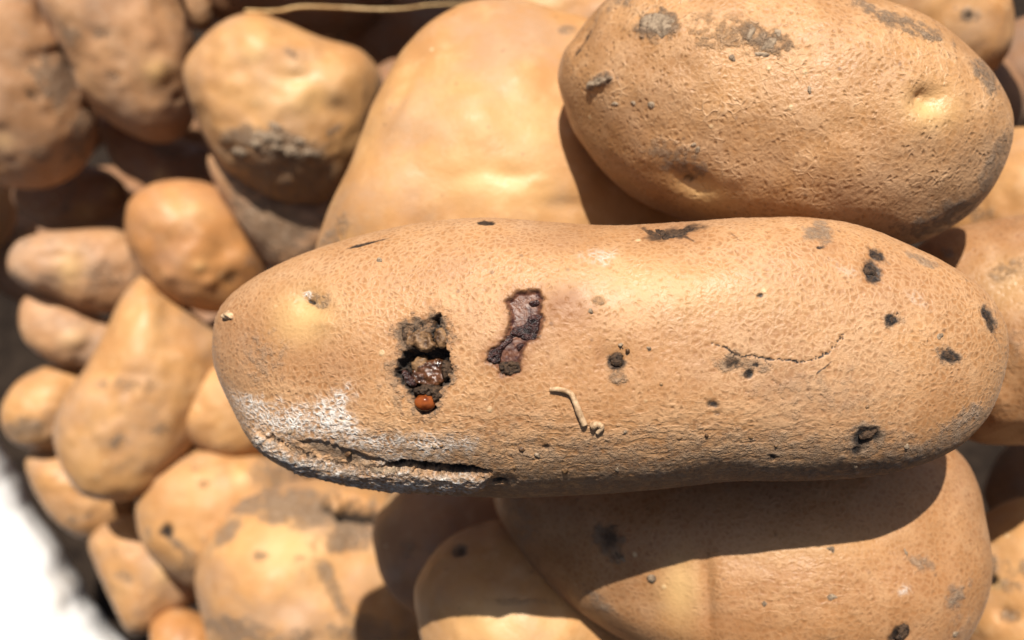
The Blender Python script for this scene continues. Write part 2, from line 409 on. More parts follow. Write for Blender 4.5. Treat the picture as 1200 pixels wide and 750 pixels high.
REG = []        # all potatoes, for checks
def potato(name, label, outline, D, T=None, mat='smooth', res=(56, 44, 24), feats=(), lump=0.05, pw=2.25,
           tilt=(0, 0), seed=0, eyes=3, grime=0.25, extra=None, group="potatoes heaped in the sack"):
    """A potato whose outline, seen from the front, is the closed curve given in picture pixels at distance D;
    T is half its thickness along the sight line, tilt leans its long plane (radians about x and y)."""
    cur = catmull(outline)
    c0 = (cur.min(0) + cur.max(0)) / 2
    r0 = ray(c0[0], c0[1])
    ez = -r0 / np.linalg.norm(r0)
    Rt = np.array(Matrix.Rotation(tilt[0], 3, 'X') @ Matrix.Rotation(tilt[1], 3, 'Y'))
    ez = Rt @ ez
    ex = np.array([1.0, 0, 0]); ex = ex - ez * (ex @ ez); ex /= np.linalg.norm(ex)
    ey = np.cross(ez, ex)
    O = r0 * D
    rr = ray(cur[:, 0], cur[:, 1])
    P = rr * ((O @ ez) / (rr @ ez))[:, None]
    x = (P - O) @ ex; y = (P - O) @ ey
    # principal axis
    mx, my = (x.min() + x.max()) / 2, (y.min() + y.max()) / 2
    cov = np.cov(np.stack([x - mx, y - my])); w_, v_ = np.linalg.eigh(cov)
    a_ = math.atan2(v_[1, 1], v_[0, 1])
    if math.cos(a_) < 0:
        a_ += math.pi
    ca, sa = math.cos(a_), math.sin(a_)
    lx = ex * ca + ey * sa; ly = -ex * sa + ey * ca
    x, y = (P - O) @ lx, (P - O) @ ly
    cx, cy = (x.min() + x.max()) / 2, (y.min() + y.max()) / 2
    O = O + lx * cx + ly * cy
    x -= cx; y -= cy
    A, B = (x.max() - x.min()) / 2, (y.max() - y.min()) / 2
    if T is None:
        T = 0.93 * min(A, B)
    th = np.arctan2(y / B, x / A); rad = np.hypot(x / A, y / B)
    o_ = np.argsort(th); th, rad = th[o_], rad[o_]
    N, Q = box_sphere(*res)
    t = np.hypot(N[:, 0], N[:, 1]); ang = np.arctan2(N[:, 1], N[:, 0])
    rv = np.interp(ang, th, rad, period=2 * math.pi)
    # towards the middle the body forgets the small wiggles of the outline
    rs = 1.0
    rv = rv * (t ** 1.5) + (0.35 * rs + 0.65 * rv) * (1 - t ** 1.5)
    z = np.sign(N[:, 2]) * T * np.clip(1 - t ** pw, 0, 1) ** (1 / pw)
    V = np.stack([A * rv * N[:, 0], B * rv * N[:, 1], z], -1)
    # frame -> world
    Rl = np.stack([RC @ lx, RC @ ly, RC @ ez], 1); Ow = cam2world(O[None])[0]
    mr = min(A, B)
    nv = vnormals(V, Q)
    off = np.array([seed * 1.37, seed * 0.71, seed * 2.11])
    edge = 0.35 + 0.65 * np.abs(N[:, 2])
    dsp = lump * mr * noise(V / mr + off, 1.1, seed, 3, 0.45) * edge
    dsp = dsp + (0.022 if extra or res[0] > 150 else 0.045) * mr * noise(V / mr + off * 1.3, 3.1, seed + 51, 2, 0.5) * edge * (1 if eyes or grime > 0 else 0)
    # brushed-over eyes: shallow dents with a raised brow
    rng = np.random.RandomState(seed + 100)
    mk = np.zeros((len(V), 4)); st = np.zeros((len(V), 4))
    for e in range(eyes):
        dirn = rng.normal(size=3); dirn[2] = abs(dirn[2]) * 0.9 + 0.15; dirn /= np.linalg.norm(dirn)
        i0 = np.argmax(N @ dirn); d = np.linalg.norm(V - V[i0], axis=1)
        s = mr * rng.uniform(0.10, 0.18)
        dsp -= np.exp(-(d / s) ** 2) * s * 0.22
        dsp += np.exp(-((d - 1.9 * s) / s) ** 2) * s * 0.07
        mk[:, 3] = np.maximum(mk[:, 3], 0.5 * np.exp(-(d / (2.2 * s)) ** 2))
        mk[:, 0] = np.maximum(mk[:, 0], rng.uniform(0, 0.35) * np.exp(-(d / (0.4 * s)) ** 2))
    # random smears of soil
    if grime > 0:
        g = noise(V / mr + off * 1.9, 1.5, seed + 5, 4, 0.6)
        mk[:, 2] = np.maximum(mk[:, 2], sstep(0.62 - grime, 0.95 - grime, g + 0.15) * min(1, 0.35 + grime))
    V = V + nv * dsp[:, None]
    V0 = V.copy()
    if feats or extra:
        W = V @ Rl.T + Ow
        px, py = project(W)
        nW = vnormals(V, Q) @ Rl.T
        front = sstep(-0.15, 0.1, np.einsum('ij,ij->i', nW, (CC - W) / np.linalg.norm(CC - W, axis=1)[:, None]))
        PP = np.stack([px, py, np.zeros_like(px)], -1)
        wob = noise(PP, 0.09, seed + 3, 3, 0.6)
        d2 = np.zeros(len(V))
        for f in feats:
            kind, fx, fy, rx, ry, rot, dep = f[:7]
            stg = f[7] if len(f) > 7 else 1.0
            cr, sr = math.cos(math.radians(rot)), math.sin(math.radians(rot))
            dx, dy = px - fx, py - fy
            q = np.hypot((dx * cr + dy * sr) / rx, (-dx * sr + dy * cr) / ry)
            soft = kind in ('yellow', 'stain', 'pit', 'wrinkle')
            if soft:
                m = np.exp(-q ** 2 * 1.3) * front
            else:
                m = (sstep(1.45, 0.35, q + wob * 0.6) if kind in ('dirt', 'dark', 'white') and rx > 4 else sstep(1.15, 0.75, q + wob * 0.45)) * front
            d2 -= m * dep * 0.001
            if kind == 'dark': mk[:, 0] = np.maximum(mk[:, 0], m * stg)
            elif kind == 'white': mk[:, 1] = np.maximum(mk[:, 1], m * stg)
            elif kind == 'dirt': mk[:, 2] = np.maximum(mk[:, 2], m * stg)
            elif kind == 'clean': mk[:, 2] *= 1 - m * stg
            elif kind == 'yellow': mk[:, 3] = np.maximum(mk[:, 3], m * stg)
            elif kind == 'red': st[:, 0] = np.maximum(st[:, 0], m * stg)
            elif kind == 'wet': st[:, 1] = np.maximum(st[:, 1], m * stg)
            elif kind == 'stain': st[:, 2] = np.maximum(st[:, 2], m * stg)
            elif kind == 'wrinkle': st[:, 3] = np.maximum(st[:, 3], m * stg)
        nv = vnormals(V, Q)
        if extra:
            d2 = d2 + extra(px, py, front, mk, st, V, wob)
        V = V + nv * d2[:, None]
    o = mesh_obj(name, V, Q, M[mat])
    for an, arr in (("marks", mk), ("stains", st)):
        at_ = o.data.color_attributes.new(an, 'FLOAT_COLOR', 'POINT')
        at_.data.foreach_set("color", np.clip(arr, 0, 1).astype(np.float32).ravel())
    o.matrix_world = Matrix.Translation(Ow) @ Matrix(Rl.tolist()).to_4x4()
    o["label"] = label; o["category"] = "potato"; o["group"] = group
    REG.append(o)
    return o, V0, Q, Rl, Ow

# ------------------------------------------------------------------ structure: the ground under the sack
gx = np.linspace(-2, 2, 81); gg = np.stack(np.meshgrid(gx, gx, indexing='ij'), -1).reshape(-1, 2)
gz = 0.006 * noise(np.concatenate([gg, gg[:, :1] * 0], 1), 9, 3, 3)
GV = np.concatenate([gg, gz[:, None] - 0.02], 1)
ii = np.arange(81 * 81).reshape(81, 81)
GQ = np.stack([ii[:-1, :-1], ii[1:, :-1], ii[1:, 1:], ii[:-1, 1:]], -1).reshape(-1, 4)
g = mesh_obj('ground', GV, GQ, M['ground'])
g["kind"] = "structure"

# ------------------------------------------------------------------ the damaged potato
MAIN = [(257, 400), (264, 365), (288, 338), (335, 311), (400, 287), (480, 267), (560, 259), (640, 263), (720, 267), (800, 263),
        (880, 259), (955, 260), (1010, 270), (1060, 290), (1110, 315), (1150, 346), (1172, 388), (1170, 435), (1152, 483), (1115, 522),
        (1060, 546), (1000, 557), (930, 562), (850, 563), (770, 570), (680, 577), (600, 581), (520, 578), (440, 572), (380, 559),
        (330, 540), (300, 513), (275, 468), (260, 432)]
CRACK = [(834, 402), (848, 406), (858, 413), (870, 418), (885, 417), (893, 419), (905, 421), (918, 422), (935, 424), (948, 421), (960, 419), (970, 413), (979, 406), (984, 398), (991, 389)]
CAV = [(466, 385), (478, 376), (497, 374), (508, 366), (520, 372), (525, 392), (522, 405), (528, 430), (524, 448), (514, 460), (508, 480), (495, 488),
       (487, 470), (474, 452), (463, 440), (466, 425), (474, 411), (467, 398)]
HOLE = [(473, 412), (486, 409), (500, 413), (511, 405), (521, 402), (528, 430), (524, 447), (513, 458), (508, 478), (495, 487), (488, 470), (474, 452), (463, 440), (466, 427)]
SLIT = [(506, 372), (516, 368), (512, 384), (508, 402), (503, 400), (506, 386)]
ROT = [(592, 352), (604, 341), (632, 338), (637, 350), (633, 366), (638, 372), (631, 398), (618, 402), (612, 420), (609, 438), (588, 442), (582, 430),
       (569, 424), (572, 411), (590, 398), (598, 372)]
FIS = [(455, 546), (480, 545), (505, 549), (530, 551), (555, 551), (574, 553)]
GRO = [(318, 515), (335, 522), (352, 531), (375, 540), (400, 546), (430, 549), (460, 547)]

def main_extra(px, py, front, mk, st, V, wob):
    d = np.zeros(len(px))
    fw = noise(np.stack([px, py, px * 0], -1), 0.2, 21, 3, 0.6)
    # crack in the skin
    near = (front > 0.3)
    hf = noise(np.stack([px, py, px * 0], -1), 0.45, 33, 2, 0.6)
    for pts, w0, sg in ((CRACK, 1.0, 0.95), ([(858, 413), (862, 421), (860, 428)], 0.5, 0.7), ([(885, 417), (888, 425), (884, 434), (880, 440)], 0.5, 0.75), ([(893, 419), (902, 427), (907, 434)], 0.3, 0.55),
                        ([(918, 422), (925, 416), (930, 409)], 0.2, 0.45), ([(905, 445), (915, 452), (911, 462), (920, 470)], 0.1, 0.4), ([(870, 455), (880, 462), (876, 474)], 0.1, 0.4)):
        dl, ps = line_d(px + hf * 2.2, py + fw * 2.4 + hf * 2.4, pts)
        wd = w0 * np.sin(np.clip(ps, 0.04, 0.96) * math.pi) ** 0.5 * (0.7 + 0.9 * np.clip(fw, -0.5, 1))
        m = sstep(wd + 1.0, wd * 0.3, dl) * front * near
        mk[:, 0] = np.maximum(mk[:, 0], m * sg); d -= m * 0.00022
    # second, hair-thin split
    dl, ps = line_d(px, py + fw * 1.5, [(957, 438), (966, 431), (974, 424)])
    m = sstep(1.5, 0.5, dl) * front; mk[:, 0] = np.maximum(mk[:, 0], m * 0.6)
    # open rot cavity: brown torn skin above, a deep wet hole below
    s = poly_sd(px, py, CAV) + fw * 6.0 + hf * 3.0
    m = sstep(5.0, -7, s) * front
    d -= m * (0.0008 + 0.0005 * fw + 0.0003 * hf)
    st[:, 2] = np.maximum(st[:, 2], sstep(18, 0, s + fw * 4) * front * 0.5)
    mk[:, 2] = np.maximum(mk[:, 2], sstep(14, -4, s + fw * 4) * front * 0.75)
    mk[:, 0] = np.maximum(mk[:, 0], sstep(5, -3, s) * front * (0.30 + 0.5 * sstep(0.0, 0.55, hf + 0.5 * fw)))
    s = np.minimum(poly_sd(px, py, HOLE), poly_sd(px, py, SLIT)) + fw * 4.0 + hf * 2.5
    m = sstep(3.0, -7, s) * front
    d -= m * 0.0026 + m * 0.0004 * hf
    mk[:, 0] = np.maximum(mk[:, 0], sstep(4.0, -2.5, s) * front * (0.92 + 0.08 * hf))
    st[:, 1] = np.maximum(st[:, 1], m * sstep(-0.4, 0.2, hf))
    # sunken rot
    s = poly_sd(px, py, ROT) + fw * 3.0 + hf * 1.5
    m = sstep(1.5, -5, s) * front
    d -= m * 0.0009
    st[:, 0] = np.maximum(st[:, 0], sstep(3.0, -3.0, s) * front)
    mk[:, 0] = np.maximum(mk[:, 0], np.exp(-(s / 2.0) ** 2) * front * 0.45 * sstep(-0.3, 0.3, hf))
    st[:, 1] = np.maximum(st[:, 1], m * 0.1)
    st[:, 2] = np.maximum(st[:, 2], sstep(16, 0, s) * front * 0.6)
    # fissure along the lower left, and the groove that leads to it
    bark = noise(np.stack([px * 0.35, py * 1.1, px * 0], -1), 0.28, 41, 3, 0.65)
    dl, ps = line_d(px, py + fw * 3.0 + hf * 1.5, FIS)
    w_ = 0.6 + 4.4 * np.sin(np.clip(ps * 0.85 + 0.12, 0, 1) * math.pi) ** 0.8
    m = sstep(w_ + 2.0, w_ * 0.4, dl) * front
    mk[:, 0] = np.maximum(mk[:, 0], m); d -= m * 0.003
    dl, ps = line_d(px, py + fw * 4 + hf * 2, GRO)
    m = sstep(7, 0.5, dl) * front
    d -= m * 0.0003 * (1 + bark)
    mk[:, 0] = np.maximum(mk[:, 0], sstep(2.0 + fw * 2, 0.3, dl) * front * 0.55 * sstep(-0.4, 0.4, hf + fw))
    # flaky grey lip below the groove, whitened and raised to read as lit
    s = poly_sd(px, py, [(300, 508), (340, 530), (400, 548), (470, 553), (570, 558), (560, 576), (440, 572), (350, 552), (300, 520)]) + fw * 6
    m = sstep(7, -5, s) * front
    d += m * (0.0009 + 0.00025 * bark); mk[:, 2] = np.maximum(mk[:, 2], m * 0.5); mk[:, 1] = np.maximum(mk[:, 1], m * (0.42 + 0.4 * sstep(-0.3, 0.5, bark + 0.5 * hf)))
    mk[:, 0] = np.maximum(mk[:, 0], m * sstep(-0.40, -0.75, bark) * 0.35)
    # brown bare step above the lip
    s = poly_sd(px, py, [(345, 516), (375, 516), (420, 530), (455, 542), (415, 545), (370, 535)]) + fw * 3
    m = sstep(2, -4, s) * front
    mk[:, 2] = np.maximum(mk[:, 2], m * 0.75); d -= m * 0.0006
    # white mould
    for poly, sg, sf in (([(276, 464), (300, 466), (335, 478), (380, 470), (408, 455), (405, 485), (430, 510), (470, 528), (500, 545), (455, 540), (400, 520), (330, 510), (290, 495)], 0.78, 18),
                         ([(420, 505), (470, 508), (520, 512), (560, 514), (555, 530), (510, 535), (460, 530)], 0.6, 12)):
        s = poly_sd(px, py, poly) + fw * 12 + wob * 8
        mk[:, 1] = np.maximum(mk[:, 1], sstep(sf, -sf, s) * front * sg)
    # dirty, wrinkled underside
    m = sstep(470, 545, py + wob * 25) * front
    st[:, 3] = np.maximum(st[:, 3], sstep(440, 520, py + wob * 20) * front * sstep(1120, 900, px) * 0.9)
    mk[:, 2] = np.maximum(mk[:, 2], m * 0.5)
    s = poly_sd(px, py, [(880, 545), (950, 552), (1010, 545), (1080, 520), (1140, 470), (1160, 480), (1120, 525), (1050, 556), (900, 570)]) + fw * 6
    m = sstep(6, -4, s) * front; mk[:, 2] = np.maximum(mk[:, 2], m * 0.6); mk[:, 1] = np.maximum(mk[:, 1], m * 0.3 * sstep(0, 0.5, fw))
    # fine unevenness of the skin
    d += 0.00007 * fw
    return d

FM = [('pit', 362, 352, 22, 14, 30, 1.3), ('yellow', 352, 372, 42, 38, 0, 0.3, 0.9), ('dark', 360, 350, 7, 3, 20, 0.5, 0.8), ('white', 358, 343, 6, 4, 0, 0, 0.7), ('dirt', 372, 352, 14, 11, 0, 0, 0.5),  # yellow widened here to paint the highlight of the sun-facing dent
      ('pit', 380, 378, 14, 10, 0, -0.4),
      ('yellow', 770, 335, 150, 40, 5, 0, 0.42), ('stain', 662, 360, 40, 30, 10, 0, 1.0), ('stain', 672, 350, 26, 20, 0, 0, 0.9), ('stain', 548, 375, 30, 30, 0, 0, 0.25),  # broad yellow band paints the brightly lit upper strip
      ('dirt', 700, 352, 9, 6, 0, 0, 0.55), ('pit', 722, 420, 24, 22, 0, 0.5), ('stain', 703, 415, 9, 20, 0, 0.15, 0.5), ('dirt', 724, 442, 12, 9, 0, 0, 0.6),
      ('dark', 862, 426, 12, 7, 0, 0.2, 0.55), ('dirt', 866, 426, 34, 14, 8, 0.1, 0.55), ('dark', 879, 438, 7, 5, 0, 0.35, 0.8), ('dark', 886, 428, 4, 3, 0, 0.2, 0.7),
      ('dark', 834, 474, 7, 5, 0, 0.3, 0.7), ('dark', 841, 484, 6, 4, 0, 0.15, 0.5), ('dark', 891, 346, 5, 3, 0, 0.2, 0.7),
      ('dirt', 1016, 515, 30, 20, -25, 0.2, 0.9), ('dark', 1016, 514, 18, 11, -25, 0.6, 0.9), ('dark', 1004, 530, 5, 4, 0, 0.3, 0.8),
      ('stain', 1023, 322, 22, 18, 0, 0.2, 0.6), ('dirt', 958, 272, 20, 13, 0, 0.1, 0.75), ('dark', 960, 290, 5, 2, 0, 0.1, 0.7), ('stain', 975, 288, 20, 10, 0, 0, 0.45),
      ('dirt', 1080, 305, 26, 6, 25, 0, 0.5), ('white', 990, 315, 26, 9, 25, 0, 0.25), ('white', 1075, 350, 24, 8, 35, 0, 0.25), ('white', 700, 300, 24, 12, 0, 0, 0.4),
      ('dark', 430, 285, 22, 1.6, -14, 0.2, 0.8), ('dark', 570, 261, 10, 2.5, 0, 0.2, 0.9), ('dirt', 588, 563, 16, 8, 0, 0.2, 0.7), ('dark', 586, 564, 7, 3.5, 0, 0.5, 0.9), ('pit', 630, 525, 30, 12, 0, 0.25),
      ('dirt', 905, 555, 70, 10, 0, 0, 0.55), ('dark', 905, 536, 5, 3, 20, 0.3, 0.6), ('dirt', 870, 520, 40, 14, 0, 0, 0.35), ('dark', 640, 526, 5, 3, 0, 0.4, 0.5),
      ('dirt', 722, 424, 17, 16, 0, 0.1, 0.3), ('stain', 1021, 314, 26, 20, 50, 0.1, 0.6), ('dirt', 1046, 374, 14, 11, 0, 0, 0.5), ('dirt', 1113, 417, 17, 12, 30, 0, 0.55), ('stain', 790, 272, 50, 12, 0, 0, 0.6), ('dark', 765, 272, 16, 2.5, 25, 0, 0.6), ('dark', 805, 276, 14, 2, 30, 0, 0.5), ('dark', 862, 277, 9, 1.5, 40, 0, 0.4), ('dirt', 1161, 378, 30, 10, 68, 0, 0.5), ('dark', 722, 422, 10, 10, 0, 0.2, 0.9), ('dark', 1021, 315, 15, 11, 50, 0.2, 0.85), ('dark', 1027, 298, 15, 7, 35, 0.1, 0.7), ('dark', 1046, 374, 9, 8, 30, 0.1, 0.8), ('dark', 1113, 417, 12, 8, 30, 0.2, 0.75), ('dark', 790, 271, 32, 6, -10, 0.1, 0.6), ('dark', 1161, 378, 24, 6, 68, 0.3, 0.8), ('pit', 830, 300, 60, 22, 0, 0.5), ('pit', 760, 280, 70, 14, 0, 0.5), ('stain', 500, 320, 110, 30, -8, 0, 0.35), ('stain', 380, 425, 80, 40, 0, 0, 0.42), ('stain', 300, 390, 40, 60, 0, 0, 0.35), ('stain', 640, 285, 120, 16, 0, 0, 0.3), ('stain', 1040, 330, 90, 40, 20, 0, 0.25), ('stain', 1110, 450, 60, 50, 0, 0, 0.25), ('stain', 900, 380, 60, 20, 0, 0, 0.2), ('stain', 620, 480, 120, 40, 0, 0, 0.25), ('dirt', 960, 460, 90, 40, 0, 0, 0.25), ('dirt', 470, 440, 26, 44, 0, 0, 0.42), ('dirt', 310, 420, 30, 40, 0, 0, 0.3)]
main, mV, mQ, mR, mO = potato('damaged_potato', 'long netted potato with open rot holes and black scabs on top of the heap',
    MAIN, 0.180, 0.0255, 'russet', (620, 330, 44), FM, lump=0.035, pw=2.3, seed=1, eyes=0, grime=0.0, extra=main_extra)

# ------------------------------------------------------------------ crumbs, scabs and crusts that sit on a potato
def bvh_of(V, Q, Rl, Ow):
    W = V @ Rl.T + Ow
    return BVHTree.FromPolygons(W.tolist(), Q.tolist())

def hit(bvh, px, py):
    dvec = cam2world(ray(px, py)[None])[0] - CC
    return bvh.ray_cast(Vector(CC), Vector(dvec).normalized())

def crust(name, host, bvh, poly, mat, height=0.5, rough=0.4, step=1.6, seed=0, lift=0.0, freq=0.12, label=None):
    """a scab or crumb lying on the host: a lumpy skin over the outline, closed underneath, heights in mm"""
    hob, V, Q, Rl, Ow = host
    poly = catmull(poly, 5)
    lo, hi = poly.min(0) - 2, poly.max(0) + 2
    nx = max(4, int((hi[0] - lo[0]) / step)); ny = max(4, int((hi[1] - lo[1]) / step))
    X, Y = np.meshgrid(np.linspace(lo[0], hi[0], nx + 1), np.linspace(lo[1], hi[1], ny + 1), indexing='ij')
    px, py = X.ravel(), Y.ravel()
    P3 = np.stack([px, py, px * 0 + seed * 7.7], -1)
    s = poly_sd(px, py, poly) + noise(P3, 0.25, seed, 2) * 1.6
    tops, bots = np.zeros((len(px), 3)), np.zeros((len(px), 3)); ok = np.zeros(len(px), bool)
    hn = noise(P3, freq, seed + 9, 3, 0.6)
    for i in range(len(px)):
        if s[i] > 1.2:
            continue
        h = hit(bvh, px[i], py[i])
        if h[0] is None:
            continue
        ok[i] = True
        hgt = height * (sstep(1.2, -4.5, s[i]) * (1 - rough) + rough * sstep(1.2, -2.5, s[i]) * (0.5 + hn[i])) + lift - 0.15 * float(s[i] > 0)
        p = np.array(h[0]); n = np.array(h[1])
        tops[i] = p + n * hgt * 0.001; bots[i] = p - n * 0.001 * (0.6 + max(0, -lift) * 1.3)
    idx = np.arange(len(px)).reshape(nx + 1, ny + 1)
    q = np.stack([idx[:-1, :-1], idx[:-1, 1:], idx[1:, 1:], idx[1:, :-1]], -1).reshape(-1, 4)
    q = q[ok[q].all(1)]
    if not len(q):
        return None
    n0 = len(px)
    edges = {}
    for f in q:
        for a, b in zip(f, np.roll(f, -1)):
            edges[(a, b)] = edges.get((a, b), 0) + 1
    wall = [(b, a, a + n0, b + n0) for (a, b) in edges if (b, a) not in edges]
    faces = np.concatenate([q, q[:, ::-1] + n0, np.array(wall)])
    W = np.concatenate([tops, bots])
    used, inv = np.unique(faces, return_inverse=True)
    L = (W[used] - Ow) @ Rl
    # orient outward
    o = mesh_obj(name, L, inv.reshape(-1, 4)[:, ::-1], M[mat], hob)
    if label:
        o["label"] = label
    return o

mh = (main, mV, mQ, mR, mO)
mb = bvh_of(mV, mQ, mR, mO)
def ell(cx, cy, rx, ry, rot=0, n=9, seed=0, j=0.25):
    r = np.random.RandomState(seed)
    c, s = math.cos(math.radians(rot)), math.sin(math.radians(rot))
    out = []
    for i in range(n):
        a = 2 * math.pi * i / n; k = 1 + r.uniform(-j, j)
        x, y = rx * k * math.cos(a), ry * k * math.sin(a)
        out.append((cx + x * c - y * s, cy + x * s + y * c))
    return out
# scabs
for i, (cx, cy, rx, ry, rot) in enumerate([(722, 422, 10, 10, 0), (728, 408, 4, 2, 0), (1021, 315, 13, 9, 50), (1027, 298, 12, 5, 35), (1046, 374, 8, 6, 30), (1113, 417, 10, 6, 30),
                                           (1018, 512, 13, 6, -30), (1160, 378, 20, 5, 68), (790, 272, 26, 4, -14), (775, 270, 14, 4, 10), (805, 266, 12, 3, 0), (1071, 304, 10, 2.5, 20)]):
    crust('scab', mh, mb, ell(cx, cy, rx * 0.72, ry * 0.72, rot, 9, i, 0.4), 'scab', 0.30, 1.0, 1.1, i, lift=-0.26, freq=0.5)
# first hole: torn skin flake, wet lumps, droplet
crust('dry_flake', mh, mb, [(478, 392), (490, 387), (502, 390), (505, 399), (510, 404), (503, 411), (493, 412), (485, 406), (476, 404)], 'flake', 0.9, 0.7, 1.1, 3, lift=-0.75, freq=0.12, label='tan curled skin flake over the rot hole')
crust('rot_lump', mh, mb, [(509, 386), (517, 383), (523, 394), (521, 405), (513, 407), (508, 397)], 'flake', 1.0, 0.3, 1.1, 4, lift=-0.9, freq=0.2)
crust('rot_lump', mh, mb, [(476, 428), (487, 418), (496, 420), (493, 432), (483, 438)], 'flake', 0.8, 0.3, 1.3, 5, lift=-2.4)
crust('wet_rot', mh, mb, [(476, 440), (490, 426), (508, 422), (520, 432), (518, 446), (505, 455), (486, 453)], 'resin', 1.3, 0.7, 1.1, 6, lift=-2.6, freq=0.12, label='shiny brown wet rot inside the hole')
crust('rot_crumb', mh, mb, [(515, 424), (526, 428), (527, 440), (518, 446)], 'scab', 1.3, 0.6, 1.3, 7, lift=-1.2, freq=0.3)
crust('rot_crumb', mh, mb, [(484, 456), (500, 452), (516, 455), (513, 467), (503, 466), (496, 463), (486, 464)], 'scab', 1.9, 0.7, 1.2, 8, lift=-0.9, freq=0.35)
crust('rot_crumb', mh, mb, [(507, 462), (515, 458), (518, 466), (511, 473), (506, 470)], 'scab', 1.6, 0.6, 1.2, 19, lift=-0.8, freq=0.4)
crust('dry_flake', mh, mb, [(466, 388), (473, 383), (478, 396), (484, 408), (476, 412), (470, 402)], 'scab', 1.2, 0.6, 1.2, 20, lift=-1.3, freq=0.3)
crust('rot_crumb', mh, mb, [(468, 436), (478, 440), (484, 452), (474, 452)], 'crust', 1.2, 0.6, 1.3, 9, lift=-1.3, freq=0.3)
def droplet(px, py, r, lift):
    h = hit(mb, px, py)
    N, Q = box_sphere(20, 20, 20, 1.0)
    P3 = N * np.array([1.12, 0.86, 0.8]) * r * (1 + 0.06 * noise(N * 2.0, 1.0, 4, 2))[:, None]
    c = (np.array(h[0]) + np.array(h[1]) * lift - mO) @ mR
    o = mesh_obj('ooze_droplet', P3 + c, Q, M['droplet'], main)
    o["label"] = 'amber droplet at the foot of the rot hole'
droplet(498, 472, 0.00175, -0.0003)
# second rot: purple-black glossy crusts
crust('rot_crust', mh, mb, [(620, 370), (630, 368), (640, 367), (633, 376), (631, 390), (628, 399), (616, 398), (604, 393), (596, 392), (602, 383), (613, 380)], 'crust', 1.1, 0.85, 1.2, 11, lift=-0.85, freq=0.24, label='black glossy crust on the reddish rot')
crust('rot_crust', mh, mb, [(606, 388), (598, 400), (588, 410), (585, 424), (577, 428), (569, 420), (573, 411), (586, 402), (594, 392)], 'crust', 1.0, 0.85, 1.2, 12, lift=-0.8, freq=0.24)
crust('rot_crust', mh, mb, [(584, 428), (594, 424), (608, 426), (609, 437), (598, 441), (586, 440)], 'scab', 0.9, 0.85, 1.2, 13, lift=-0.7, freq=0.3)
crust('rot_crust', mh, mb, [(604, 404), (611, 401), (613, 407), (607, 411)], 'crust', 0.9, 0.5, 1.2, 14, lift=-0.9, freq=0.3)
crust('rot_crust', mh, mb, [(619, 352), (629, 350), (633, 355), (623, 358)], 'crust', 0.9, 0.5, 1.2, 15, lift=-0.9, freq=0.3)
# flakes at the fissure and soil crumbs
crust('skin_flake', mh, mb, [(430, 551), (455, 549), (480, 555), (470, 563), (440, 562)], 'soil', 0.7, 0.7, 1.5, 16, freq=0.2)
crust('skin_flake', mh, mb, [(500, 558), (530, 557), (556, 558), (545, 565), (515, 565)], 'flake', 0.8, 0.7, 1.5, 17, freq=0.2)
crust('sprout_nub', mh, mb, ell(268, 370, 6, 5, 0, 8, 5), 'rootlet', 1.4, 0.5, 1.1, 18, freq=0.3)
rr = np.random.RandomState(4)
for i in range(26):
    cx = rr.uniform(300, 1130); cy = rr.uniform(500, 555) if i % 3 else rr.uniform(290, 480)
    r_ = rr.uniform(1.6, 3.2)
    crust('soil_crumb', mh, mb, ell(cx, cy, r_ * 1.3, r_, rr.uniform(0, 180), 7, i), 'flake' if i % 2 else 'soil', 0.45, 0.4, 1.0, 30 + i, freq=0.4)

# ------------------------------------------------------------------ tubes: straw, rootlet
def tube(name, path, rad, mat, label, cat, sides=8, sub=8, jit=0.1, seed=0, parent=None):
    p = catmull(path, sub, closed=False)
    r = np.random.RandomState(seed)
    V = []; Fc = []
    n = len(p)
    tan = np.gradient(p, axis=0); tan /= np.linalg.norm(tan, axis=1)[:, None]
    up = np.array([0, 0, 1.0])
    for i in range(n):
        a = np.cross(tan[i], up); a /= np.linalg.norm(a); b = np.cross(a, tan[i])
        k = rad[0] + (rad[1] - rad[0]) * i / (n - 1)
        k *= 1 + r.uniform(-jit, jit)
        for s in range(sides):
            t = 2 * math.pi * s / sides
            V.append(p[i] + (a * math.cos(t) + b * math.sin(t)) * k)
    for i in range(n - 1):
        for s in range(sides):
            s2 = (s + 1) % sides
            Fc.append((i * sides + s, i * sides + s2, (i + 1) * sides + s2, (i + 1) * sides + s))
    V = np.array(V); c1, c2 = len(V), len(V) + 1
    V = np.concatenate([V, p[:1] - tan[:1] * rad[0] * 0.4, p[-1:] + tan[-1:] * rad[1] * 0.4])
    for s in range(sides):
        s2 = (s + 1) % sides
        Fc.append((c1, s2, s, s)); Fc.append((c2, (n - 1) * sides + s, (n - 1) * sides + s2, (n - 1) * sides + s2))
    quads = [f for f in Fc if f[2] != f[3]]; tris = [f[:3] for f in Fc if f[2] == f[3]]
    me = bpy.data.meshes.new(name)
    base = V.mean(0)
    me.from_pydata((V - base).tolist(), [], quads + tris)
    me.polygons.foreach_set("use_smooth", np.full(len(me.polygons), True))
    me.materials.append(M[mat])
    o = bpy.data.objects.new(name, me); COL.objects.link(o)
    o.location = base
    if label:
        o["label"] = label; o["category"] = cat
    return o

def on_main(px, py, lift):
    h = hit(mb, px, py)
    return np.array(h[0]) + np.array(h[1]) * lift

tube('dry_rootlet', [on_main(x, y, l) for x, y, l in ((645, 456, .0003), (655, 456, .0005), (668, 460, .0005), (674, 470, .0005), (679, 483, .0005), (685, 497, .0004))],
     (0.00044, 0.00060), 'rootlet', 'tiny bent dry rootlet stuck to the long damaged potato', 'rootlet', jit=0.05, seed=3)
tube('dry_rootlet', [on_main(x, y, l) for x, y, l in ((694, 499, .0003), (699, 496, .0005), (705, 499, .0004), (700, 507, .0002))],
     (0.0007, 0.00045), 'rootlet', 'pale curled root crumb beside the bent rootlet', 'rootlet', jit=0.15, seed=5)

